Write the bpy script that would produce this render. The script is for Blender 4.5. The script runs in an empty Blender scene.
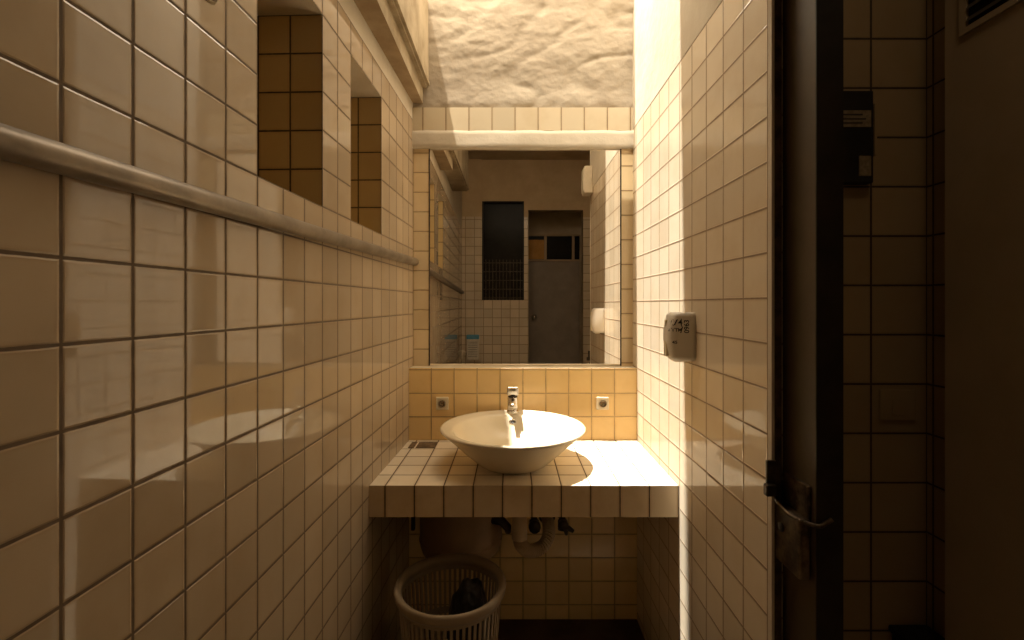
import bpy, bmesh, math, random
from mathutils import Vector, Matrix, noise

random.seed(7)
scene = bpy.context.scene
COL = scene.collection
E = 1.386            # eye height above the floor
PI = math.pi

# ------------------------------------------------------------------ materials
class NT:
    def __init__(s, name):
        s.m = bpy.data.materials.new(name)
        s.m.use_nodes = True
        s.t = s.m.node_tree
        s.t.nodes.clear()
        s.out = s.t.nodes.new('ShaderNodeOutputMaterial')
        s.b = s.t.nodes.new('ShaderNodeBsdfPrincipled')
        s.t.links.new(s.b.outputs[0], s.out.inputs[0])
    def n(s, typ, **kw):
        nd = s.t.nodes.new(typ)
        for k, v in kw.items(): setattr(nd, k, v)
        return nd
    def l(s, a, b): s.t.links.new(a, b)
    def put(s, sock, v):
        if hasattr(v, 'is_output') or isinstance(v, bpy.types.NodeSocket): s.l(v, sock)
        else: sock.default_value = v
    def math(s, op, a, b=None, c=None, clamp=False):
        nd = s.n('ShaderNodeMath', operation=op, use_clamp=clamp)
        s.put(nd.inputs[0], a)
        if b is not None: s.put(nd.inputs[1], b)
        if c is not None: s.put(nd.inputs[2], c)
        return nd.outputs[0]
    def smooth(s, x, lo, hi, a=0.0, b=1.0):
        nd = s.n('ShaderNodeMapRange', interpolation_type='SMOOTHSTEP')
        s.put(nd.inputs[0], x)
        nd.inputs[1].default_value = lo; nd.inputs[2].default_value = hi
        nd.inputs[3].default_value = a; nd.inputs[4].default_value = b
        return nd.outputs[0]
    def mix(s, f, a, b, blend='MIX'):
        nd = s.n('ShaderNodeMix', data_type='RGBA', blend_type=blend)
        s.put(nd.inputs[0], f)
        for i, v in ((6, a), (7, b)):
            if isinstance(v, tuple): nd.inputs[i].default_value = (*v, 1)[:4]
            else: s.l(v, nd.inputs[i])
        return nd.outputs[2]
    def noise(s, vec, scale, detail=4, rough=0.55):
        nd = s.n('ShaderNodeTexNoise')
        if vec is not None: s.l(vec, nd.inputs['Vector'])
        nd.inputs['Scale'].default_value = scale
        nd.inputs['Detail'].default_value = detail
        nd.inputs['Roughness'].default_value = rough
        return nd.outputs[0]
    def bump(s, h, strength=1.0, dist=0.002):
        nd = s.n('ShaderNodeBump')
        nd.inputs['Strength'].default_value = strength
        nd.inputs['Distance'].default_value = dist
        s.l(h, nd.inputs['Height'])
        s.l(nd.outputs[0], s.b.inputs['Normal'])

def tile_mat(name, pu, pv, ou, ov, col, grout, gw=0.0042, rough=0.10, var=0.10, tilt=0.35, dirt=0.25, spec=0.5, wave=0.07):
    t = NT(name)
    uv = t.n('ShaderNodeUVMap').outputs[0]
    sp = t.n('ShaderNodeSeparateXYZ'); t.l(uv, sp.inputs[0])
    u = t.math('DIVIDE', t.math('SUBTRACT', sp.outputs[0], ou), pu)
    v = t.math('DIVIDE', t.math('SUBTRACT', sp.outputs[1], ov), pv)
    fu = t.math('FRACT', u); fv = t.math('FRACT', v)
    du = t.math('MULTIPLY', t.math('MINIMUM', fu, t.math('SUBTRACT', 1.0, fu)), pu)
    dv = t.math('MULTIPLY', t.math('MINIMUM', fv, t.math('SUBTRACT', 1.0, fv)), pv)
    d = t.math('MINIMUM', du, dv)
    geo = t.n('ShaderNodeTexCoord').outputs['Object']
    wob = t.math('MULTIPLY', t.math('SUBTRACT', t.noise(geo, 60, 2), 0.5), 0.0012)
    d = t.math('ADD', d, wob)
    mask = t.smooth(d, gw * 0.38, gw * 0.62)
    pill = t.smooth(d, gw * 0.4, gw * 0.4 + 0.0028)
    cid = t.n('ShaderNodeCombineXYZ')
    t.l(t.math('FLOOR', u), cid.inputs[0]); t.l(t.math('FLOOR', v), cid.inputs[1])
    wn = t.n('ShaderNodeTexWhiteNoise', noise_dimensions='3D'); t.l(cid.outputs[0], wn.inputs[0])
    rs = t.n('ShaderNodeSeparateColor'); t.l(wn.outputs[1], rs.inputs[0])
    # height: pillowed tile edge, slight tilt of each tile, gentle glaze wave
    tl = t.math('ADD', t.math('MULTIPLY', t.math('SUBTRACT', rs.outputs[0], 0.5), fu),
                t.math('MULTIPLY', t.math('SUBTRACT', rs.outputs[1], 0.5), fv))
    h = t.math('ADD', pill, t.math('MULTIPLY', tl, tilt))
    h = t.math('ADD', h, t.math('MULTIPLY', t.noise(geo, 14, 2), wave))
    h = t.math('MULTIPLY', h, t.math('ADD', t.math('MULTIPLY', mask, 0.6), 0.4))
    t.bump(h, 1.0, 0.0006)
    dark = tuple(c * (1 - var) for c in col); lite = tuple(min(1, c * (1 + var * .6)) for c in col)
    c = t.mix(rs.outputs[2], dark, lite)
    dn = t.smooth(t.noise(geo, 5.5, 5, .6), 0.42, 0.72, 0.0, dirt)
    c = t.mix(dn, c, tuple(x * y for x, y in zip(col, (0.72, 0.60, 0.42))))
    near = t.smooth(d, gw * .5, 0.010, dirt, 0.0)
    c = t.mix(near, c, tuple(x * y for x, y in zip(col, (0.70, 0.56, 0.40))))
    gn = t.mix(t.noise(geo, 25, 4), tuple(x * .6 for x in grout), tuple(x * 1.3 for x in grout))
    c = t.mix(mask, gn, c)
    t.l(c, t.b.inputs['Base Color'])
    r = t.math('ADD', rough, t.math('MULTIPLY', t.noise(geo, 9, 4), 0.03))
    mr = t.n('ShaderNodeMix'); t.l(mask, mr.inputs[0]); mr.inputs[2].default_value = 0.85; t.l(r, mr.inputs[3])
    t.l(mr.outputs[0], t.b.inputs['Roughness'])
    t.b.inputs['Specular IOR Level'].default_value = spec
    return t.m

def rough_mat(name, c1, c2, scale=8, rough=0.85, bump=0.5, dist=0.003, bscale=None, spec=0.3, metal=0.0, detail=6):
    t = NT(name)
    geo = t.n('ShaderNodeTexCoord').outputs['Object']
    f = t.smooth(t.noise(geo, scale, detail, .62), 0.35, 0.68)
    t.l(t.mix(f, c1, c2), t.b.inputs['Base Color'])
    t.b.inputs['Roughness'].default_value = rough
    t.b.inputs['Specular IOR Level'].default_value = spec
    t.b.inputs['Metallic'].default_value = metal
    if bump: t.bump(t.noise(geo, bscale or scale * 4, 6, .6), bump, dist)
    return t.m

CREAM = (0.66, 0.55, 0.40)
GROUT = (0.20, 0.13, 0.065)
M = {}
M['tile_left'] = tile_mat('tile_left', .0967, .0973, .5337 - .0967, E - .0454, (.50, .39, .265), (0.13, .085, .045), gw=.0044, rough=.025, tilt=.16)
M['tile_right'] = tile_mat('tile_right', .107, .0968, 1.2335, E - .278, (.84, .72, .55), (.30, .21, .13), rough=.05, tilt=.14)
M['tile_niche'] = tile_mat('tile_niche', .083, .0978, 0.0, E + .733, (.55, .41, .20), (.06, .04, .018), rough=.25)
M['tile_back'] = tile_mat('tile_back', .0999, .1024, -.3517, E - .594, (.95, .68, .31), (.45, .29, .13), rough=.16, tilt=.3)
M['tile_frame'] = tile_mat('tile_frame', .1000, .1000, 0, E + .70, (.78, .62, .38), (.34, .23, .12), rough=.2)
M['tile_course'] = tile_mat('tile_course', .1035, .2, -.4005, E + .73, (.66, .56, .40), (.27, .18, .1), rough=.25)
M['tile_counter'] = tile_mat('tile_counter', .0960, .1000, -.4148, 1.561, (.90, .79, .61), (.10, .066, .034), gw=.0042, rough=.13)
M['tile_edge'] = tile_mat('tile_edge', .0960, .30, -.4148, E - .85, (.74, .60, .41), (.10, .065, .035), gw=.0044, rough=.25, dirt=.5)
M['tile_rear'] = tile_mat('tile_rear', .1, .1, 0.18, E + .045, (.76, .65, .50), (.28, .20, .12), rough=.18)
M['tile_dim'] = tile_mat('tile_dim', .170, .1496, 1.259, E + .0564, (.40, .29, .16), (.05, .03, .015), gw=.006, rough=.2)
M['plaster'] = rough_mat('plaster', (.62, .54, .42), (.68, .61, .49), 5, .9, .6, .004, 22)
M['plaster_wall'] = rough_mat('plaster_wall', (.40, .335, .255), (.47, .405, .315), 2.2, .92, .9, .006, 16)
M['plaster_dirty'] = rough_mat('plaster_dirty', (.30, .23, .14), (.50, .41, .28), 4, .9, .5, .003, 26)
M['ceiling'] = rough_mat('ceiling_paint', (.46, .37, .25), (.58, .48, .34), 3, .95, .3)
M['concrete'] = rough_mat('concrete_lintel', (.30, .21, .12), (.42, .31, .19), 9, .9, .6, .003, 40)
M['floor'] = rough_mat('floor_shade', (.055, .036, .020), (.11, .075, .045), 7, .6, .3)
M['floor_pale'] = rough_mat('floor_pale', (.42, .34, .24), (.56, .46, .34), 6, .5, .3)
M['pipe'] = rough_mat('grey_pipe', (.20, .155, .11), (.30, .24, .175), 14, .38, .2, .001, 60, .5, .3)
M['ceramic'] = rough_mat('ceramic', (.78, .66, .46), (.82, .71, .52), 3, .16, 0, spec=.5)
M['chrome'] = rough_mat('chrome', (.80, .78, .74), (.86, .84, .80), 10, .10, 0, metal=1.0)
M['dark_metal'] = rough_mat('dark_metal', (.045, .034, .024), (.10, .075, .05), 20, .45, .3, .001, 80, .4, .7)
M['worn_metal'] = rough_mat('worn_metal', (.05, .038, .028), (.22, .16, .10), 30, .4, .5, .001, 90, .5, .8)
M['black'] = rough_mat('black_matt', (.012, .009, .006), (.025, .019, .013), 10, .6, .2)
M['black_film'] = rough_mat('black_film', (.010, .008, .006), (.022, .017, .012), 12, .35, .8, .01, 18)
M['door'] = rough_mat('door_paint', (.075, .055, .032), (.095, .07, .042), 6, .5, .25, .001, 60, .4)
M['door_pale'] = rough_mat('door_pale', (.46, .35, .22), (.52, .40, .26), 3, .6, .15, .001, 60, .3)
M['door_grey'] = rough_mat('door_grey', (.30, .25, .20), (.36, .30, .24), 5, .55, .1)
M['frame_pale'] = rough_mat('frame_pale', (.52, .45, .34), (.62, .54, .42), 8, .6, .1)
M['strip'] = rough_mat('rough_strip', (.03, .018, .009), (.10, .062, .032), 28, .8, .8, .003, 60)
M['white_plastic'] = rough_mat('white_plastic', (.86, .80, .71), (.89, .84, .76), 6, .28, 0, spec=.5)
M['beige_plastic'] = rough_mat('beige_plastic', (.27, .20, .12), (.34, .25, .155), 6, .42, .1, .001, 60, .4)
M['plate'] = rough_mat('plate_plastic', (.80, .68, .46), (.86, .75, .54), 9, .35, 0, spec=.5)
M['print'] = rough_mat('print_ink', (.035, .03, .025), (.05, .04, .03), 10, .6, 0)
M['grey_print'] = rough_mat('grey_ink', (.25, .22, .18), (.32, .28, .23), 10, .6, 0)
M['tank'] = rough_mat('brown_tank', (.28, .175, .095), (.36, .23, .125), 6, .5, .2, .001, 40, .4)
M['corrugated'] = rough_mat('corrugated_plastic', (.55, .40, .24), (.66, .50, .31), 12, .45, .1, spec=.4)
M['grate'] = rough_mat('dark_plate', (.10, .065, .036), (.24, .165, .10), 34, .5, .6, .002, 90, .4, .3)
M['paper'] = rough_mat('paper_pack', (.66, .60, .50), (.78, .72, .62), 40, .6, .1)
M['blue'] = rough_mat('blue_band', (.10, .32, .50), (.14, .40, .60), 20, .5, 0)
M['film'] = rough_mat('clear_film', (.60, .50, .36), (.76, .66, .50), 30, .25, .8, .005, 40, .6)
M['sticker'] = rough_mat('sticker', (.22, .16, .09), (.34, .26, .16), 60, .6, 0)
M['dirt_shade_brown'] = rough_mat('brown_hole_groove', (.10, .055, .02), (.20, .12, .05), 40, .8, .8, .004, 60)
M['amber'] = rough_mat('amber_light', (.50, .26, .06), (.60, .33, .09), 10, .6, 0)
M['plaster_brown'] = rough_mat('plaster_brown', (.56, .42, .26), (.64, .49, .31), 5, .9, .5, .004, 22)
M['ledge'] = rough_mat('ledge_mortar', (.66, .54, .36), (.80, .68, .48), 12, .8, .4)

def mirror_mat():
    t = NT('mirror_glass')
    geo = t.n('ShaderNodeTexCoord').outputs['Object']
    f = t.smooth(t.noise(geo, 3.5, 6, .7), .45, .8)
    t.l(t.mix(f, (.93, .89, .82), (.86, .81, .73)), t.b.inputs['Base Color'])
    t.b.inputs['Metallic'].default_value = 1.0
    t.b.inputs['Roughness'].default_value = 0.004
    return t.m
M['mirror'] = mirror_mat()

def glass_mat():
    t = NT('dark_pane')
    geo = t.n('ShaderNodeTexCoord').outputs['Object']
    t.l(t.mix(t.noise(geo, 6, 3), (.010, .009, .008), (.028, .024, .020)), t.b.inputs['Base Color'])
    t.b.inputs['Roughness'].default_value = .25
    t.b.inputs['Specular IOR Level'].default_value = .06
    return t.m
M['pane'] = glass_mat()

# ------------------------------------------------------------------ mesh helpers
class MB:
    def __init__(s):
        s.bm = bmesh.new(); s.uv = s.bm.loops.layers.uv.new('UVMap')
    def face(s, pts, mat=0, uvs=None, smooth=False):
        vs = [s.bm.verts.new(p) for p in pts]
        f = s.bm.faces.new(vs); f.material_index = mat; f.smooth = smooth
        if uvs:
            for lp, q in zip(f.loops, uvs): lp[s.uv].uv = q
        return f
    def box(s, x0, x1, y0, y1, z0, z1, mat=0, mats=None, off=(0, 0), sc=(1, 1), faces='xXyYzZ'):
        """axis box with UVs in metres; mats = {'x':i,...} by face"""
        P = lambda a, b, c: (a, b, c)
        F = {'x': [P(x0, y1, z0), P(x0, y0, z0), P(x0, y0, z1), P(x0, y1, z1)],
             'X': [P(x1, y0, z0), P(x1, y1, z0), P(x1, y1, z1), P(x1, y0, z1)],
             'y': [P(x0, y0, z0), P(x1, y0, z0), P(x1, y0, z1), P(x0, y0, z1)],
             'Y': [P(x1, y1, z0), P(x0, y1, z0), P(x0, y1, z1), P(x1, y1, z1)],
             'z': [P(x0, y1, z0), P(x1, y1, z0), P(x1, y0, z0), P(x0, y0, z0)],
             'Z': [P(x0, y0, z1), P(x1, y0, z1), P(x1, y1, z1), P(x0, y1, z1)]}
        for k, pts in F.items():
            if k not in faces: continue
            ax = k.lower()
            ij = {'x': (1, 2), 'y': (0, 2), 'z': (0, 1)}[ax]
            uvs = [((p[ij[0]] - off[0]) * sc[0], (p[ij[1]] - off[1]) * sc[1]) for p in pts]
            s.face(pts, (mats or {}).get(k, mat), uvs)
    def lathe(s, prof, cx=0, cy=0, cz=0, n=48, mat=0, smooth=True, axis='z', a0=0, a1=2 * PI, close=True):
        rings = []
        full = abs(a1 - a0 - 2 * PI) < 1e-6
        for r, z in prof:
            ring = []
            for i in range(n if full else n + 1):
                a = a0 + (a1 - a0) * i / n
                x, y = r * math.cos(a), r * math.sin(a)
                if axis == 'z': p = (cx + x, cy + y, cz + z)
                elif axis == 'y': p = (cx + x, cy + z, cz - y)
                else: p = (cx + z, cy + x, cz + y)
                ring.append(s.bm.verts.new(p))
            rings.append(ring)
        for A, B in zip(rings, rings[1:]):
            m = len(A)
            for i in range(m if full else m - 1):
                j = (i + 1) % m
                f = s.bm.faces.new((A[i], A[j], B[j], B[i])); f.smooth = smooth; f.material_index = mat
        if close and full:
            for R, rev in ((rings[0], True), (rings[-1], False)):
                if (R[0].co - R[len(R) // 2].co).length > 1e-5:
                    f = s.bm.faces.new(list(reversed(R)) if rev else R); f.material_index = mat
    def tube(s, pts, rad, n=16, mat=0, smooth=True):
        """sweep; rad number or list"""
        pts = [Vector(p) for p in pts]
        if not isinstance(rad, (list, tuple)): rad = [rad] * len(pts)
        rings = []; up = Vector((0.13, 0.21, 0.97)).normalized()
        for i, p in enumerate(pts):
            d = (pts[min(i + 1, len(pts) - 1)] - pts[max(i - 1, 0)]).normalized()
            a = d.cross(up).normalized() if abs(d.dot(up)) < .98 else d.cross(Vector((1, 0, 0))).normalized()
            if rings and a.dot(pa) < 0: a = -a
            pa = a
            b = d.cross(a)
            rings.append([s.bm.verts.new(p + (a * math.cos(2 * PI * k / n) + b * math.sin(2 * PI * k / n)) * rad[i]) for k in range(n)])
        for A, B in zip(rings, rings[1:]):
            for k in range(n):
                f = s.bm.faces.new((A[k], A[(k + 1) % n], B[(k + 1) % n], B[k])); f.smooth = smooth; f.material_index = mat
        s.bm.faces.new(list(reversed(rings[0]))); s.bm.faces.new(rings[-1])
    def rbox(s, x0, x1, y0, y1, z0, z1, r=.003, seg=2, mat=0):
        t = bmesh.new()
        bmesh.ops.create_cube(t, size=1)
        for v in t.verts:
            v.co = Vector(((x0 + x1) / 2 + v.co.x * (x1 - x0), (y0 + y1) / 2 + v.co.y * (y1 - y0), (z0 + z1) / 2 + v.co.z * (z1 - z0)))
        bmesh.ops.bevel(t, geom=t.edges[:], offset=r, segments=seg, profile=.5, affect='EDGES')
        mp = {v: s.bm.verts.new(v.co) for v in t.verts}
        for f in t.faces:
            g = s.bm.faces.new([mp[v] for v in f.verts]); g.material_index = mat; g.smooth = False
        t.free()
    def build(s, name, mats, parent=None, recalc=True):
        if recalc: bmesh.ops.recalc_face_normals(s.bm, faces=s.bm.faces[:])
        me = bpy.data.meshes.new(name); s.bm.to_mesh(me); s.bm.free()
        if not isinstance(mats, (list, tuple)): mats = [mats]
        for m in mats: me.materials.append(M[m] if isinstance(m, str) else m)
        o = bpy.data.objects.new(name, me); COL.objects.link(o)
        if parent: o.parent = parent
        return o

def struct(o, label=None):
    o['kind'] = 'structure'
    if label: o['label'] = label
    return o
def tag(o, label, cat, group=None):
    o['label'] = label; o['category'] = cat
    if group: o['group'] = group
    return o
def thing(name, label, cat, loc=(0, 0, 0), rz=0, group=None):
    o = bpy.data.objects.new(name, None); COL.objects.link(o)
    o.location = loc; o.rotation_euler = (0, 0, rz); o.empty_display_size = .05
    return tag(o, label, cat, group)
def part(mb, name, mat, parent, label=None):
    """mesh built in world coordinates, re-based to its parent"""
    off = parent.location if parent.type == 'EMPTY' else (parent.parent.location if parent.parent else parent.location)
    o = mb.build(name, mat, parent)
    if parent.type == 'EMPTY':
        o.data.transform(Matrix.Translation(-Vector(off)))
    elif parent.parent:
        o.data.transform(Matrix.Translation(-Vector(off)))
    if label: o['label'] = label
    return o
def text_mesh(mb, body, size, mtx, mat=0, bold=0.0):
    cu = bpy.data.curves.new('lettering', 'FONT'); cu.body = body; cu.size = size
    cu.align_x = 'CENTER'; cu.align_y = 'CENTER'; cu.extrude = .0002; cu.offset = bold
    to = bpy.data.objects.new('lettering', cu); COL.objects.link(to)
    dg = bpy.context.evaluated_depsgraph_get()
    me = bpy.data.meshes.new_from_object(to.evaluated_get(dg))
    me.transform(mtx)
    t = bmesh.new(); t.from_mesh(me)
    mp = {v: mb.bm.verts.new(v.co) for v in t.verts}
    for f in t.faces:
        try:
            g = mb.bm.faces.new([mp[v] for v in f.verts]); g.material_index = mat
        except ValueError: pass
    t.free(); bpy.data.objects.remove(to); bpy.data.curves.remove(cu); bpy.data.meshes.remove(me)

# ------------------------------------------------------------------ main dimensions
S = .035
LX = lambda y: -.522 + S * y                # left wall plane
RX = .545                                   # right wall plane
YB, YM, YF = 2.084, 2.165, 1.561            # backsplash, mirror plane, counter front
CEIL = E + 1.62
PAR = E + 1.35
YE = 1.568
REAR = -1.05
ZC = E - .594                               # counter top

# ------------------------------------------------------------------ floor, ceiling
b = MB(); b.box(-1.2, 1.7, -2.6, 2.6, -.12, 0); struct(b.build('floor', 'floor_pale'))  # kept pale to bounce light up under the counter
b = MB(); b.box(-.46, .544, 1.72, 2.0835, 0, .012); struct(b.build('floor_shade_slab', 'floor'))  # dark slab: shade on the floor under the counter put into its colour
b = MB()
b.box(-1.2, 1.7, -2.6, YE, CEIL, CEIL + .03)
b.box(.56, 1.7, YE, 2.6, CEIL, CEIL + .03)
struct(b.build('ceiling', 'ceiling'))

# ------------------------------------------------------------------ left wall (own axes, turned slightly)
ang = -math.atan(S)
def left_obj(o):
    o.location = (-.522, 0, 0); o.rotation_euler = (0, 0, ang); return o
b = MB()
T0, T1, TT = E + .2465, E + .733, E + .830
niches = [(.9205, 1.2106), (1.404, 1.694)]
D = .25; y0, y1 = -1.15, 2.45
W = dict(mats={'y': 1, 'Y': 1, 'Z': 1, 'z': 2})
b.box(-D, 0, y0, y1, 0, T0, mats={'Z': 1})
b.box(-D, 0, y0, y1, T1, TT, mats={'z': 2, 'Z': 2})
ys = [y0] + [q for n_ in niches for q in n_] + [y1]
for i in range(0, len(ys), 2):
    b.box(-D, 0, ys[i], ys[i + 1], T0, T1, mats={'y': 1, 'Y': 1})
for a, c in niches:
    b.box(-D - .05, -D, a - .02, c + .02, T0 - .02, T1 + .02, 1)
b.box(-D, 0, y0, .19, TT, CEIL + .03, 2); b.box(-D, 0, .19, y1, TT, PAR, 2); b.box(-D, -.10, .19, YE, PAR, CEIL + .03, 2)
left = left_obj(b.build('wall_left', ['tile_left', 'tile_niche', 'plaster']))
struct(left)

# lintel beams high on the left wall
b = MB()
b.face([(LX(1.09) - .02, 1.09, E + .905), (-.402, 1.09, E + .905), (-.402, 1.09, E + .985), (LX(1.09) - .02, 1.09, E + .985)])
b.face([(LX(2.165) - .02, 2.165, E + .905), (-.402, 2.165, E + .905), (-.402, 2.165, E + .985), (LX(2.165) - .02, 2.165, E + .985)])
pa = [(LX(1.09) - .02, 1.09), (-.402, 1.09), (-.402, 2.165), (LX(2.165) - .02, 2.165)]
for z in (E + .905, E + .985): b.face([(x, y, z) for x, y in pa])
b.face([(-.402, 1.09, E + .905), (-.402, 2.165, E + .905), (-.402, 2.165, E + .985), (-.402, 1.09, E + .985)], 1)  # front face lighter than the soffit: light on it put into the material
b.face([(LX(1.09) - .02, 1.09, E + .905), (LX(2.165) - .02, 2.165, E + .905), (LX(2.165) - .02, 2.165, E + .985), (LX(1.09) - .02, 1.09, E + .985)])
struct(b.build('trim_1', ['concrete', 'plaster_dirty']))
b = MB()
b.box(-.62, -.384, .19, 2.165, E + .975, E + .995)
b.box(-.62, -.376, .19, 2.165, E + .995, PAR)
b.box(-.62, -.372, .19, 2.165, E + .985, E + 1.0)
struct(b.build('trim_2', 'plaster_dirty'))

# ------------------------------------------------------------------ right wall
b = MB()
b.box(RX, RX + .028, 1.012, 2.45, 0, E + .787)
b.box(RX - .0008, RX + .028, 1.012, 2.45, E + .787, CEIL + .03, 1)
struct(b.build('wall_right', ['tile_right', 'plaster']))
b = MB(); b.box(RX - .003, RX + .003, .998, 1.012, 0, CEIL)
struct(b.build('trim_3', 'plaster'))
b = MB(); b.box(RX + .003, RX + .019, .999, 1.012, 0, CEIL)
struct(b.build('trim_4', 'strip'))

# ------------------------------------------------------------------ back wall with mirror recess
ZL = E - .280
b = MB()
b.box(-.62, .62, YB, 2.40, 0, ZL, mats={'Z': 1})
struct(b.build('wall_back', ['tile_back', 'ledge']))
b = MB()
b.box(-.62, .62, YM + .012, 2.40, ZL, E + .705, 1)
b.box(-.447, -.372, YM - .008, YM + .02, ZL, E + .70, 0, off=(-.447, ZL), sc=(1.0, 1.13))
b.box(.491, .546, YM - .008, YM + .02, ZL, E + .70, 0, off=(.47, ZL + .03), sc=(1.0, .90))
b.box(-.62, .62, YM - .020, 2.40, E + .778, E + .882, 2)
struct(b.build('wall_back', ['tile_frame', 'plaster_dirty', 'tile_course']))
# plaster band over the mirror, rough lower edge
b = MB()
nx = 90; prof = [(YM + .02, .700), (YM - .020, .700), (YM - .0235, .703), (YM - .0245, .72), (YM - .0245, .74), (YM - .0245, .76), (YM - .0240, .777), (YM + .02, .777)]
rows = []
for i in range(nx + 1):
    x = -.447 + (RX + .447) * i / nx
    r = []
    for k, (y, z) in enumerate(prof):
        d = noise.fractal(Vector((x * 9, z * 9, k * .2)), 1.0, 2.0, 4) * .0030
        r.append(b.bm.verts.new((x, y - d, E + z + d * .7)))
    rows.append(r)
for A, B in zip(rows, rows[1:]):
    for k in range(len(prof) - 1):
        f = b.bm.faces.new((A[k], B[k], B[k + 1], A[k + 1])); f.smooth = True
struct(b.build('trim_5', 'plaster'))
# rough plaster upper wall
b = MB()
nx, nz = 190, 110
grid = []
for j in range(nz + 1):
    z = .872 + (1.44 - .872) * j / nz; row = []
    for i in range(nx + 1):
        x = -.50 + (RX + .55) * i / nx
        p = Vector((x * 2.6, z * 4.2, 3.1))
        d = noise.fractal(p, .9, 2.1, 5) * .009
        rd = abs(noise.noise(Vector((x * 3.1 + z * 2, z * 7 - x * 1.5, 9)))) 
        d -= .0045 * math.exp(-(rd * 7) ** 2)
        d += noise.fractal(Vector((x * 16, z * 20, 1)), .9, 2, 5) * .0030
        d += .012 * math.exp(-((z - .905) / .05) ** 2) * (1 + .8 * noise.noise(Vector((x * 5, 0, 4))))
        d += .032 * (z - .872) / .52 - .006
        row.append(b.bm.verts.new((x, YM - .004 - d, E + z)))
    grid.append(row)
for A, B in zip(grid, grid[1:]):
    for i in range(nx):
        f = b.bm.faces.new((A[i], A[i + 1], B[i + 1], B[i])); f.smooth = True
struct(b.build('wall_back', 'plaster_wall'))
b = MB(); b.box(-.62, .62, YM + .03, 2.40, E + .70, E + 1.43)
struct(b.build('wall_back', 'plaster'))

# mirror
b = MB(); b.box(-.3725, .4915, YM - .004, YM + .006, ZL + .002, E + .702)
mir = b.build('wall_mirror', ['mirror'])
tag(mir, 'large frameless wall mirror above the tiled ledge behind the washbasin', 'mirror')
for x in (-.3735, .4915):
    b = MB(); b.box(x - .002, x + .002, YM - .010, YM - .003, ZL + .002, E + .70); b.build('edge_strip', 'strip', mir)

# ------------------------------------------------------------------ counter
b = MB()
def lx(y): return LX(y) + .0005
ZB = E - .696
xs = (lx(YF), lx(YB - .0005)); xr = RX - .0005; yb = YB - .0005
top = [(xs[0], YF, ZC), (xr, YF, ZC), (xr, yb, ZC), (xs[1], yb, ZC)]
bot = [(x, y, ZB) for x, y, z in top]
b.face(top, 0, [(p[0], p[1]) for p in top])
b.face(list(reversed(bot)), 2)
b.face([bot[0], bot[1], top[1], top[0]], 1, [(p[0], p[2]) for p in (bot[0], bot[1], top[1], top[0])])
for i in (1, 2, 3):
    j = (i + 1) % 4
    b.face([bot[i], bot[j], top[j], top[i]], 2)
cnt = b.build('washbasin_counter', ['tile_counter', 'tile_edge', 'concrete'])
tag(cnt, 'cream tiled countertop slab spanning wall to wall under the mirror', 'countertop')
# dark insets in the counter
for i, (x0, x1, lab, c) in enumerate(((-.428, -.404, 'small narrow dark stained plate set in the counter corner by the left wall', 0), (-.397, -.320, 'wide dark square plate set in the counter tiles at the back left', 1))):
    b = MB(); b.rbox(x0, x1, 1.967, 2.046, ZC + .0005, ZC + .0035, .001)
    o = b.build('counter_plate', 'grate'); tag(o, lab, 'plate')
# ------------------------------------------------------------------ washbasin
BX, BY = .003, 1.78
wb = thing('washbasin', 'white round conical countertop washbasin with wide rim', 'washbasin', (BX, BY, ZC))
b = MB()
prof = [(0.0, .0), (.108, .0), (.118, .002), (.128, .008), (.144, .022), (.182, .055), (.222, .094), (.252, .121), (.262, .129), (.2675, .134), (.268, .138), (.265, .1415), (.259, .142),
        (.245, .1385), (.230, .133), (.224, .130), (.219, .124), (.205, .098), (.180, .068), (.145, .042), (.10, .026), (.05, .019), (.022, .017), (.020, .014), (0.0, .014)]
b.lathe(prof, n=96, close=False)
bowl = b.build('bowl', 'ceramic', wb)
b = MB(); b.lathe([(0, .0145), (.021, .0145), (.023, .0165), (.021, .0185), (.012, .0175), (0, .0175)], n=32, close=False)
b.build('drain', 'chrome', wb)
# overflow on the rear inner slope
b = MB(); c = Vector((0, .2075, .104)); nrm = Vector((0, -.88, .48)).normalized(); tx = Vector((1, 0, 0)); ty = nrm.cross(tx)
def disc(rx, ry, d): return [c + tx * rx * math.cos(a) + ty * ry * math.sin(a) + nrm * d for a in [2 * PI * k / 32 for k in range(32)]]
R0, R1, R2, R3 = disc(.0155, .0115, .0), disc(.0150, .0110, .003), disc(.0105, .0075, .0035), disc(.0095, .0065, -.001)
rr = [[b.bm.verts.new(p) for p in R] for R in (R0, R1, R2, R3)]
for A, B in zip(rr, rr[1:]):
    for k in range(32): f = b.bm.faces.new((A[k], A[(k + 1) % 32], B[(k + 1) % 32], B[k])); f.smooth = True
b.bm.faces.new(rr[3])
ov = b.build('overflow_ring', 'chrome', wb)
b = MB(); b.face([p + nrm * 0.0 for p in disc(.0095, .0065, .0012)]); b.build('overflow_hole', 'black', ov)

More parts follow.
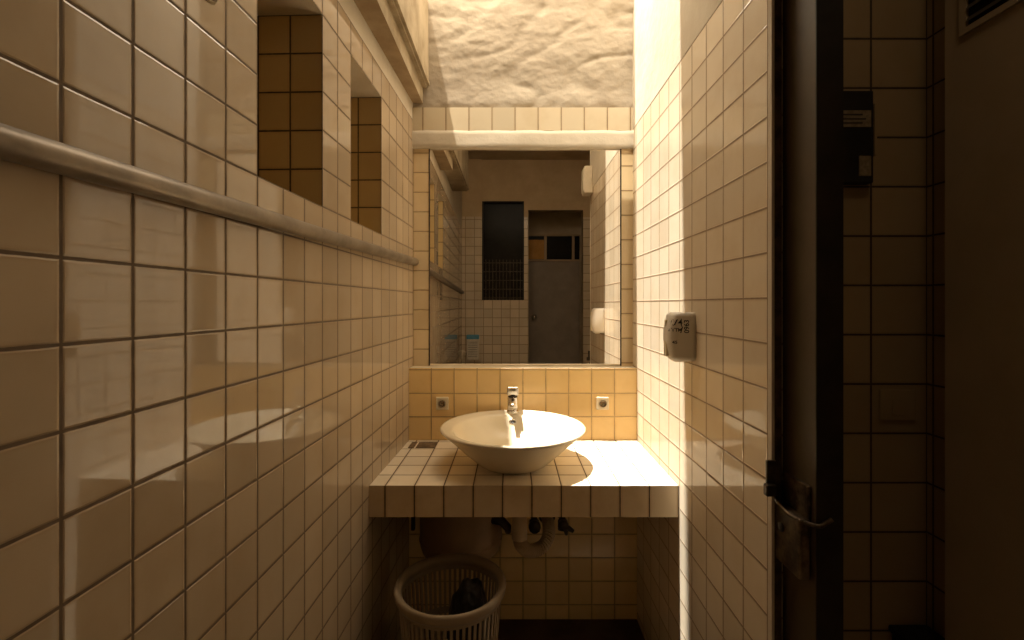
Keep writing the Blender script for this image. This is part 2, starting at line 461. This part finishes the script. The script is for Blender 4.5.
# tap
FY = BY + .2435
tp = thing('basin_tap', 'short chrome single lever tap standing on the rear rim of the washbasin', 'tap', (BX, FY, ZC + .138))
b = MB(); b.lathe([(0, -.002), (.0265, -.002), (.0265, .003), (.0245, .006), (0, .006)], n=32, close=False); b.build('base_ring', 'chrome', tp)
b = MB(); b.lathe([(0, .004), (.0225, .004), (.0230, .03), (.0235, .060), (.0215, .0625), (0, .0605)], n=32, close=False); b.build('body', 'chrome', tp)
b = MB()
pts = [(0, -.010, .036), (0, -.030, .042), (0, -.048, .045), (0, -.064, .043), (0, -.074, .037), (0, -.077, .030)]
b.tube(pts, [.0135, .013, .012, .0118, .0115, .011], 20)
b.build('spout', 'chrome', tp)
b = MB(); b.lathe([(0, .062), (.0205, .062), (.0205, .071), (0, .071)], n=32, close=False); b.build('collar', 'dark_metal', tp)
b = MB(); b.rbox(-.0245, .0245, -.022, .020, .071, .108, .006, 3); b.rbox(-.014, .014, -.060, -.012, .094, .106, .004, 2)
b.build('lever', 'chrome', tp)

# ------------------------------------------------------------------ wall plates on the backsplash
def plate(px, lab, variant):
    X = (px - 512) / 229.4; Z = E - (403.2 - 304) / 229.4
    t = thing('wall_plate', lab, 'wall plate', (X, YB, Z), 0)
    b = MB(); b.rbox(-.027, .027, -.010, .0005, -.028, .028, .004, 3); cv = b.build('cover', 'plate', t)
    b = MB()
    b.lathe([(.016, .0), (.016, .0022), (.0125, .0022), (.0115, .0)], 0, -.0122, 0, n=32, axis='y', close=False); b.build('ring', 'beige_plastic', cv)
    b = MB()
    if variant:
        b.rbox(-.010, -.004, -.0145, -.0098, -.009, .010, .001); b.rbox(-.005, .008, -.0145, -.0098, .004, .009, .001)
        b.lathe([(.008, 0), (.008, .004), (.0045, .004), (.0045, 0)], .003, -.0140, -.004, n=20, axis='y', close=False)
    else:
        b.rbox(-.009, .009, -.0150, -.0098, .0055, .0100, .001); b.rbox(.003, .009, -.0150, -.0098, -.001, .006, .001)
        b.rbox(-.006, .009, -.0150, -.0098, -.0015, .0025, .001); b.rbox(.004, .0095, -.0150, -.0098, -.0085, -.001, .001)
        b.rbox(-.009, .009, -.0150, -.0098, -.0105, -.0065, .001)
    b.build('rocker', 'dirt_shade_brown', cv)
plate(442.5, 'small square cream wall plate on backsplash, left of the washbasin', 0)
plate(602.5, 'small square cream wall plate on backsplash, right of the washbasin', 1)

# ------------------------------------------------------------------ rail pipe on the left wall
b = MB()
pts = []
for k in range(25):
    y = -.98 + (2.154 + .98) * k / 24
    z = .158 + (.189 - .158) * (y - .472) / (2.1 - .472)
    pts.append((LX(y) + .010, y, E + z))
b.tube(pts, .0172, 20)
o = b.build('wall_pipe', 'pipe'); tag(o, 'long brown-grey round pipe running along the left tiled wall', 'pipe')
def pz(y): return E + .158 + .031 * (y - .472) / 1.628
for y in (.60, 1.33, 2.0):
    pass

# broken hole high on the left wall
hy, hz = .775, E + .520
b = MB()
prof = []
ringA, ringB, ringC = [], [], []
for k in range(28):
    a = 2 * PI * k / 28
    j = 1 + .10 * noise.noise(Vector((math.cos(a) * 2, math.sin(a) * 2, 5)))
    for R, rr_, d in ((ringA, .0300 * j, .0006), (ringB, .0265 * j, .0035), (ringC, .0240 * j, .0012)):
        R.append(b.bm.verts.new((LX(hy) + d + S * rr_ * math.cos(a), hy + rr_ * math.cos(a), hz + rr_ * math.sin(a))))
for A, B, m in ((ringA, ringB, 0), (ringB, ringC, 0)):
    for k in range(28):
        f = b.bm.faces.new((A[k], A[(k + 1) % 28], B[(k + 1) % 28], B[k])); f.material_index = m
f = b.bm.faces.new(ringC); f.material_index = 1
o = b.build('hole_collar', ['plaster_dirty', 'dirt_shade_brown']); tag(o, 'round brown capped hole with chipped rim high on the left tiled wall', 'hole cap')

# ------------------------------------------------------------------ soap dispenser on the right wall
sd = thing('soap_dispenser', 'white wall-mounted soap dispenser with dark print on the right tiled wall', 'soap dispenser', (RX, 1.415, E - .0985))
def disp_section(z):      # outline in (x,y): x negative = away from the wall
    t = (z + .0735) / .147
    bul = .066 + .010 * math.sin(PI * min(1, max(0, t)))
    if t > .95: bul -= (t - .95) * .12
    w = .102
    ins = 0.004 * (1 - math.sin(PI * t)) + (.012 * (1 - t / .12) ** 2 if t < .12 else 0) + (.005 * ((t - .93) / .07) ** 2 if t > .93 else 0)
    pts = []
    n = 40
    for k in range(n + 1):          # superellipse half
        a = PI * k / n
        cx_, sx_ = math.cos(a), math.sin(a)
        y = w / 2 - (w / 2 - ins) * math.copysign(abs(cx_) ** .60, cx_)
        x = -(bul - ins * .6) * abs(sx_) ** .60
        pts.append((x, y))
    return pts
b = MB(); rings = []
for j in range(33):
    z = -.0735 + .147 * j / 32
    rings.append([b.bm.verts.new((x, y, z)) for x, y in disp_section(z)])
for A, B in zip(rings, rings[1:]):
    m = len(A)
    for i in range(m):
        k = (i + 1) % m
        f = b.bm.faces.new((A[i], A[k], B[k], B[i])); f.smooth = i < m - 1
b.bm.faces.new(list(reversed(rings[0]))); b.bm.faces.new(rings[-1])
body = b.build('body', 'white_plastic', sd)
from mathutils.bvhtree import BVHTree
bt = BVHTree.FromPolygons([v.co[:] for v in body.data.vertices], [p.vertices[:] for p in body.data.polygons])
def nm(x, z, rot=0):     # faces the camera (-Y)
    return Matrix.Translation((x, 0, z)) @ Matrix.Rotation(rot, 4, 'Y') @ Matrix.Rotation(PI / 2, 4, 'X')
for txt, size, x, z, rot, bold in (('274', .0250, -.0575, .043, 0, .0003), ('|', .0250, -.0420, .045, 0, .0001), ('TTTM', .0135, -.0590, .021, 0, .0004),
                                   ('/', .0260, -.0420, .021, 0, .0005), ('0963', .0200, -.0270, .032, -PI / 2, .0004), ('45', .0130, -.0600, -.016, 0, .0003)):
    b = MB(); text_mesh(b, txt, size, nm(x, z, rot), bold=bold)
    o = b.build('lettering', 'print', sd)
    for v in o.data.vertices:      # lay the letters on the curved side
        h = bt.ray_cast(Vector((v.co.x, -.2, v.co.z)), Vector((0, 1, 0)))
        if h[0] is not None: v.co.y = h[0].y - .0005
        else: v.co = bt.find_nearest(v.co)[0]
b = MB(); b.rbox(-.0755, -.066, .040, .066, -.060, -.014, .002); b.build('sight_window', 'plate', sd)
b = MB(); b.rbox(-.0752, -.066, .046, .060, .030, .050, .002); b.build('emblem', 'plate', sd)
b = MB(); b.rbox(-.050, -.022, .040, .066, -.078, -.0715, .002); b.build('nozzle', 'plate', sd)

# ------------------------------------------------------------------ under the counter: tank, trap, basket
tk = thing('water_tank', 'brown round tank hanging under the counter behind the laundry basket', 'tank', (-.205, 1.925, E - 1.0))
b = MB(); b.lathe([(0, 0), (.10, 0), (.125, .006), (.142, .022), (.1485, .045), (.150, .06), (.150, .303), (0, .303)], n=64, close=False)
for v in b.bm.verts: v.co.x *= 1.09
b.build('shell', 'tank', tk)
b = MB(); b.lathe([(.1495, .060), (.1525, .063), (.1525, .070), (.1495, .073)], n=64, close=False)
for v in b.bm.verts: v.co.x *= 1.09
b.build('band', 'tank', tk)
b = MB(); b.rbox(-.196, -.181, -.03, -.012, .10, .303, .003); b.rbox(-.196, -.150, -.03, -.012, .16, .18, .003); b.build('bracket', 'black', tk)
b = MB(); b.tube([(.12, -.08, .17), (.165, -.085, .165), (.188, -.085, .14), (.190, -.08, .12)], [.016, .018, .016, .012], 12); b.build('outlet_pipe', 'dark_metal', tk)

tr = thing('drain_trap', 'beige corrugated drain hose bent in a loop beneath the counter', 'drain pipe', (.028, 1.80, ZB))
b = MB(); b.lathe([(.0, .0), (.029, .0), (.027, -.160), (.029, -.163), (.029, -.186), (.024, -.190), (0, -.190)], n=32, close=False); b.build('tailpiece', 'corrugated', tr)
b = MB()
P = []
ctrl = [(0, 0, -.185), (.006, .006, -.212), (.030, .03, -.247), (.064, .06, -.262), (.098, .09, -.257), (.120, .13, -.238), (.124, .18, -.228), (.124, .284, -.226)]
def crom(ps, n):
    out = []
    ps = [Vector(p) for p in ps]; ps = [2 * ps[0] - ps[1]] + ps + [2 * ps[-1] - ps[-2]]
    for i in range(1, len(ps) - 2):
        for k in range(n):
            t = k / n
            a, b_, c_, d = ps[i - 1:i + 3]
            out.append(.5 * ((2 * b_) + (c_ - a) * t + (2 * a - 5 * b_ + 4 * c_ - d) * t * t + (3 * b_ - a - 3 * c_ + d) * t ** 3))
    out.append(ps[-2]); return out
path = crom(ctrl, 36)
b.tube(path, [.0215 + .0045 * math.sin(i * PI / 4.5) for i in range(len(path))], 20)
b.bm.faces.ensure_lookup_table()
for i in range(len(path) - 1):
    if math.sin((i + .5) * PI / 4.5) < -.35:
        for f in b.bm.faces[i * 20:(i + 1) * 20]: f.material_index = 1  # shade in the hose grooves painted as a darker material
b.build('corrugated_hose', ['corrugated', 'dirt_shade_brown'], tr)
b = MB(); b.lathe([(.026, 0), (.036, 0), (.036, .005), (.026, .006)], .124, .2775, -.226, n=32, axis='y', close=False); b.build('wall_flange', 'dark_metal', tr)

for (vx, lab, flip) in ((.092, 'dark metal stop valve under counter, nearer the hose loop', 1), (.210, 'dark metal stop valve with lever, farther right of the hose loop', -1)):
    zz = E - .905 if flip > 0 else E - .905
    yy = 1.985
    t = thing('stop_valve', lab, 'valve', (vx, yy, zz))
    b = MB()
    b.lathe([(0, 0), (.012, 0), (.012, .08), (.022, .083), (.022, YB - yy + .001), (0, YB - yy + .001)], 0, 0, 0, n=20, axis='y', close=False)
    b.lathe([(0, -.030), (.020, -.030), (.020, .006), (.014, .010), (.010, .030), (0, .030)], 0, 0, 0, n=16)
    b.build('body', 'dark_metal', t)
    b = MB()
    if flip > 0:
        b.lathe([(0, -.058), (.021, -.058), (.025, -.053), (.025, -.032), (.014, -.028), (.012, 0), (0, 0)], 0, 0, 0, n=10, axis='y', close=False)
    else:
        b.lathe([(0, -.044), (.019, -.044), (.022, -.038), (.022, -.02), (.012, 0), (0, 0)], 0, 0, 0, n=10, axis='y', close=False)
        b.tube([(0, -.034, 0), (.022, -.036, -.010), (.040, -.036, -.022)], [.012, .011, .008], 10)
        b.tube([(0, -.034, 0), (.010, -.036, -.020), (.012, -.036, -.036)], [.012, .010, .006], 10)
    b.build('handle', 'dark_metal', t)
    b = MB()
    top_z = ZB - zz - .001
    b.tube(crom([(0, 0, .02), (.0, -.002, .06), (-.004, -.01, .12), (-.006, -.02, top_z)], 8), .005, 10)
    b.build('supply_hose', 'worn_metal', t)

# laundry basket
bk = thing('laundry_basket', 'beige slotted plastic laundry basket on the floor under the counter', 'basket', (-.199, 1.55, 0))
H = .484
rad = lambda z: .130 + (.168 - .130) * (z / H)
b = MB()
NS = 56
rowsz = [.0, .03, .150, .172, .290, .312, .438, H - .012]
SUB = 4
V = {}
def bv(i, j, k):
    key = (i % (NS * SUB), j, k)
    if key not in V:
        a = 2 * PI * i / (NS * SUB); r = rad(rowsz[j]) - k * .0030
        V[key] = b.bm.verts.new((r * math.cos(a), r * math.sin(a), rowsz[j]))
    return V[key]
solid = lambda i, j: (j % 2 == 0) or (i % SUB) < 2
for j in range(len(rowsz) - 1):
    for i in range(NS * SUB):
        if not solid(i, j): 
            continue
        for k in (0, 1):
            q = (bv(i, j, k), bv(i + 1, j, k), bv(i + 1, j + 1, k), bv(i, j + 1, k))
            b.bm.faces.new(q if k == 0 else tuple(reversed(q)))
        if not solid(i + 1, j): b.bm.faces.new((bv(i + 1, j, 0), bv(i + 1, j, 1), bv(i + 1, j + 1, 1), bv(i + 1, j + 1, 0)))
        if not solid(i - 1, j): b.bm.faces.new((bv(i, j, 1), bv(i, j, 0), bv(i, j + 1, 0), bv(i, j + 1, 1)))
        for jj, s_ in ((j + 1, 1), (j - 1, -1)):
            e = j + 1 if s_ > 0 else j
            if jj < 0 or jj >= len(rowsz) - 1 or not solid(i, jj):
                b.bm.faces.new((bv(i, e, 0), bv(i + 1, e, 0), bv(i + 1, e, 1), bv(i, e, 1)))
b.build('body', 'beige_plastic', bk)
b = MB(); b.lathe([(0, .004), (.128, .004), (.128, .008), (0, .008)], n=56, close=False); b.build('bottom', 'beige_plastic', bk)
b = MB(); b.lathe([(.1640, H - .034), (.1720, H - .032), (.1780, H - .020), (.1800, H - .006), (.1770, H + .002), (.1700, H + .003), (.1570, H - .006), (.1550, H - .014), (.1615, H - .030), (.1640, H - .034)], n=72, close=False); b.build('rim', 'beige_plastic', bk)
# dark bag lying in the basket
b = MB()
bmesh.ops.create_icosphere(b.bm, subdivisions=5, radius=1)
for v in b.bm.verts:
    p = v.co.copy()
    w = 1 + .10 * noise.fractal(p * 2.0, .9, 2, 4) - .05 * abs(noise.noise(p * 4.5))
    sx = .070; sy = .084; sz = .165
    v.co = Vector((p.x * sx * w, p.y * sy * w, p.z * sz * w))
for f in b.bm.faces: f.smooth = True
o = b.build('bin_bag', 'black_film'); o.location = (-.142, 1.585, .312)
tag(o, 'dark crumpled plastic bag inside the slotted laundry basket', 'bag')

# ------------------------------------------------------------------ open door leaf beside the right wall
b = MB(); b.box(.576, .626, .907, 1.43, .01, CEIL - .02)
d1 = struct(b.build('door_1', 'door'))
def child(mb, name, mat, par):
    o = mb.build(name, mat, par); return o
b = MB(); b.box(.5762, .6272, .9045, .907, .01, CEIL - .02); child(b, 'edge_strip', 'black', d1)  # shade on the leaf's near edge put in as a black strip
zc = E - .425
b = MB(); b.rbox(.568, .576, .918, 1.006, zc - .026, zc + .075, .003); child(b, 'back_plate', 'worn_metal', d1)
b = MB(); b.rbox(.550, .572, .915, 1.000, zc - .105, zc + .012, .004); lc = child(b, 'lock_case', 'worn_metal', d1)
b = MB(); b.lathe([(0, 0), (.009, 0), (.009, .004), (0, .004)], .546, .975, zc - .030, n=16, axis='x', close=False); child(b, 'keyhole', 'black', lc)
b = MB(); b.tube(crom([(.553, 1.010, zc + .026), (.548, .975, zc + .016), (.553, .94, zc + .008), (.575, .915, zc + .006), (.600, .893, zc + .012), (.622, .888, zc + .022)], 6), [.006] * 30 + [.004], 10) if False else b.tube(crom([(.553, 1.010, zc + .026), (.546, .975, zc + .016), (.550, .935, zc + .008), (.575, .902, zc + .006), (.590, .900, zc + .012), (.602, .899, zc + .020)], 6), .0042, 10)
child(b, 'lever_handle', 'worn_metal', d1)
# keeper on the wall end
t = thing('latch_keeper', 'small black metal latch keeper on the end of the right tiled wall', 'latch', (RX - .012, .999, E - .345))
b = MB(); b.rbox(-.004, .016, -.008, .0, -.048, .020, .002); b.build('plate', 'dark_metal', t)
b = MB(); b.rbox(-.012, .010, -.022, -.006, -.050, -.026, .003); b.build('catch', 'dark_metal', t)

# ------------------------------------------------------------------ dark side room on the right
b = MB()
b.box(.628, 1.60, 1.45, 1.60, 0, CEIL)
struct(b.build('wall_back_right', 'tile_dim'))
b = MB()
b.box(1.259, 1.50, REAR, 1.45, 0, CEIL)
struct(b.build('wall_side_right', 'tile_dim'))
b = MB(); b.box(1.200, 1.2592, -.10, 1.325, .01, E + 1.15)
d2 = struct(b.build('door_2', 'door_pale'))
b = MB()
zl0 = E + .728; yA, yBv = .78, 1.255
b.box(1.192, 1.201, yA - .03, yBv + .02, zl0 - .016, zl0)
b.box(1.192, 1.201, yA - .03, yBv + .02, zl0 + .22, zl0 + .236)
b.box(1.192, 1.201, yBv, yBv + .02, zl0, zl0 + .22); b.box(1.192, 1.201, yA - .03, yA, zl0, zl0 + .22)
lv = child(b, 'louver_frame', 'door_pale', d2)
b = MB()
for k in range(7):
    z = zl0 + .012 + k * .032
    b.face([(1.200, yA, z + .016), (1.200, yBv, z + .016), (1.190, yBv, z), (1.190, yA, z)])
    b.face([(1.1992, yA, z + .014), (1.1992, yBv, z + .014), (1.1892, yBv, z - .002), (1.1892, yA, z - .002)])
child(b, 'slat', 'door', d2)
b = MB(); b.box(1.1985, 1.2005, yA, yBv, zl0, zl0 + .22); child(b, 'shadow_gap', 'black', d2)

t = thing('meter_box', 'black wall box with pale stickers on the dark side room wall', 'box', (1.02, 1.45, E + .36))
b = MB(); b.rbox(-.09, .055, -.030, .0005, 0, .275, .004); b.build('case', 'black', t)
b = MB(); b.rbox(-.08, .046, -.032, -.0298, .165, .215, .001); us = b.build('upper_sticker', 'sticker', t)
b = MB(); b.rbox(.010, .046, -.032, -.0298, .020, .080, .002); b.build('lower_sticker', 'sticker', t)
b = MB()
for k, (x0, x1, z) in enumerate(((-.05, .02, .20), (-.06, .03, .187), (-.04, .02, .175))): b.box(x0, x1, -.0326, -.0318, z, z + .004)
b.build('print_line', 'print', us)
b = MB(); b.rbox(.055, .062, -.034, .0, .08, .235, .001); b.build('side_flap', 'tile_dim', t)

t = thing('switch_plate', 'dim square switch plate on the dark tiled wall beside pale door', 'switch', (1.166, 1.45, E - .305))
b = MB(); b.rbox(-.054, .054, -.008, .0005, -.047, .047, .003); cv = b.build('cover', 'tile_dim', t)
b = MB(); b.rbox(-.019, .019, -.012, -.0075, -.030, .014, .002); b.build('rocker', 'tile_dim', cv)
t = thing('floor_box', 'low black box on the floor in dark room corner', 'box', (1.19, 1.40, 0))
b = MB(); b.rbox(-.05, .06, -.06, .04, 0.0, E - .978, .01); b.build('body', 'black', t)
b = MB(); b.rbox(-.056, .064, -.066, .044, E - .986, E - .966, .006); b.build('lid', 'black', t)

# ------------------------------------------------------------------ rear wall (seen in the mirror)
TR = E + .977
wx0, wx1, wz0, wz1 = -.337, .135, E + .045, E + 1.157
dx0, dx1, dz1 = .185, .800, E + 1.055
b = MB()
def rear(x0, x1, z0, z1, m=0): b.box(x0, x1, REAR - .12, REAR, z0, z1, m, mats={'x': 2, 'X': 2, 'z': 2, 'Z': 2})
rear(-.70, wx0, 0, TR); rear(wx0, wx1, 0, wz0); rear(wx1, dx0, 0, TR); rear(dx1, 1.45, 0, TR)
rear(-.70, wx0, TR, CEIL, 1); rear(wx0, wx1, wz1, CEIL, 1); rear(wx1, dx0, TR, CEIL, 1)
rear(dx0, dx1, dz1, CEIL, 1); rear(dx1, 1.45, TR, CEIL, 1)
b.box(-.70, -.348, REAR, REAR + .03, 0, TR); b.box(-.70, -.348, REAR, REAR + .03, TR, CEIL, 1)
struct(b.build('wall_rear', ['tile_rear', 'plaster_brown', 'plaster_dirty']))
b = MB(); b.box(wx0, wx1, REAR - .08, REAR - .07, wz0, wz1)
w1 = struct(b.build('window_1', 'pane'))
b = MB()
for k in range(1, 12):
    x = wx0 + (wx1 - wx0) * k / 12
    b.box(x - .004, x + .004, REAR - .068, REAR - .060, wz0, wz0 + .46)
for k in range(5):
    z = wz0 + .02 + .1 * k; b.box(wx0, wx1, REAR - .069, REAR - .061, z, z + .008)
child(b, 'window_grille', 'dark_metal', w1)
b = MB()
b.box(wx0, wx0 + .012, REAR - .07, REAR - .02, wz0, wz1); b.box(wx1 - .012, wx1, REAR - .07, REAR - .02, wz0, wz1)
b.box(wx0, wx1, REAR - .07, REAR - .02, wz1 - .012, wz1)
child(b, 'window_frame', 'black', w1)
# recess and grey door behind the rear opening
b = MB()
b.box(.0, 1.2, REAR - .75, REAR - .62, 0, CEIL)
b.box(.0, .12, REAR - .62, REAR - .12, 0, CEIL); b.box(.90, 1.05, REAR - .62, REAR - .12, 0, CEIL)
struct(b.build('wall_recess', 'ceiling'))
yd = REAR - .62
dk = 6.0 / 478                                     # metres per pixel at the recess door in the reflection
b = MB(); b.box(.13, .84, yd - .0, yd + .05, .01, E + .53)
d3 = struct(b.build('door_3', 'door_grey'))
b = MB(); b.lathe([(0, .05), (.012, .05), (.012, .085), (.030, .092), (.034, .108), (.026, .122), (0, .126)], .275, yd, E - .16, n=24, axis='y', close=False); child(b, 'door_knob', 'chrome', d3)
b = MB(); b.box(.13, .84, yd, yd + .03, E + .53, E + .86)
w2 = struct(b.build('window_2', 'pane'))
b = MB()
for z in (E + .53, E + .845): b.box(.13, .84, yd + .02, yd + .07, z, z + .022)
for x in (.40, .745): b.box(x, x + .03, yd + .02, yd + .07, E + .53, E + .86)
child(b, 'window_frame', 'door_pale', w2)
b = MB(); b.box(.15, .40, yd + .03, yd + .04, E + .56, E + .80); child(b, 'warm_light_panel', 'amber', w2)  # warm light in the transom pane, put in as an amber panel
# pale post between the two rooms
b = MB(); b.box(.545, .575, .945, .985, 0, E + .98); struct(b.build('trim_6', 'frame_pale')) if False else b.bm.free()
# junction box up on the right wall (seen in the mirror)
t = thing('junction_box', 'pale square box high on the right wall end, seen in the mirror', 'box', (RX, 1.06, E + .83))
b = MB(); b.rbox(-.060, -.002, -.055, .055, -.085, .100, .008); b.build('case', 'frame_pale', t)
b = MB(); b.rbox(-.066, -.058, -.045, .045, -.070, .085, .004); b.build('lid', 'frame_pale', t)

# packet hanging on the rear wall (seen in the mirror)
t = thing('tissue_pack', 'white packet with blue top hanging on rear wall, seen in the mirror', 'packet', (-.435, REAR + .03, E - .62))
b = MB(); b.rbox(-.068, .068, 0.0, .055, .0, .235, .008); pk = b.build('pack', 'paper', t)
b = MB(); b.rbox(-.069, .069, -.0, .056, .228, .278, .008); b.build('blue_top', 'blue', t)
b = MB()
for k in range(9): b.box(-.052, .052, .0545, .0562, .035 + k * .020, .041 + k * .020)
b.build('print_line', 'grey_print', pk)
b = MB()
bmesh.ops.create_icosphere(b.bm, subdivisions=3, radius=1)
for v in b.bm.verts:
    p = v.co.copy(); w = 1 + .25 * noise.fractal(p * 2.5, .9, 2, 3)
    v.co = Vector((-.13 + p.x * .055 * w, .035 + p.y * .03 * w, .05 + p.z * .055 * w + p.x * .03))
b.build('plastic_wrap', 'film', t)

# ------------------------------------------------------------------ light
def sun(name, d, strength, angle, col):
    l = bpy.data.lights.new(name, 'SUN'); l.energy = strength; l.angle = math.radians(angle); l.color = col
    o = bpy.data.objects.new(name, l); COL.objects.link(o)
    o.rotation_euler = Vector(d).normalized().to_track_quat('-Z', 'Y').to_euler()
    o.location = (0, 1.8, 4)
    return o
sun('sun_high', (.20, -.03, -1), 96, 1.3, (1.0, .94, .83))
sun('raking_fill_sun', (.200, .50, -1), 19, .5, (1.0, .90, .74))  # second sun, added to light the back wall from another direction
w = bpy.data.worlds.new('sky_world'); scene.world = w; w.use_nodes = True
bg = w.node_tree.nodes['Background']; bg.inputs[0].default_value = (1.0, .82, .59, 1); bg.inputs[1].default_value = 31.0
pl = bpy.data.lights.new('sky_portal', 'AREA'); pl.shape = 'RECTANGLE'; pl.size = .95; pl.size_y = .64; pl.cycles.is_portal = True
po = bpy.data.objects.new('sky_portal', pl); COL.objects.link(po); po.location = (.09, 1.855, CEIL + .05)
al = bpy.data.lights.new('side_room_fill', 'AREA'); al.size = .3; al.energy = 7; al.color = (1, .80, .52)  # added fill light without a fixture, lifts the dark side room
ao = bpy.data.objects.new('side_room_fill', al); COL.objects.link(ao); ao.location = (.85, .55, CEIL - .02)

# ------------------------------------------------------------------ camera
cam = bpy.data.cameras.new('camera'); co = bpy.data.objects.new('camera', cam); COL.objects.link(co)
co.location = (0, 0, E); co.rotation_euler = (PI / 2, 0, 0)
cam.sensor_width = 36; cam.lens = 478 / 1024 * 36; cam.shift_x = 0; cam.shift_y = -16 / 1024
cam.clip_start = .01
scene.camera = co
scene.view_settings.view_transform = 'Standard'
scene.view_settings.look = 'None'
scene.view_settings.exposure = -2.36
scene.view_settings.gamma = 1.0
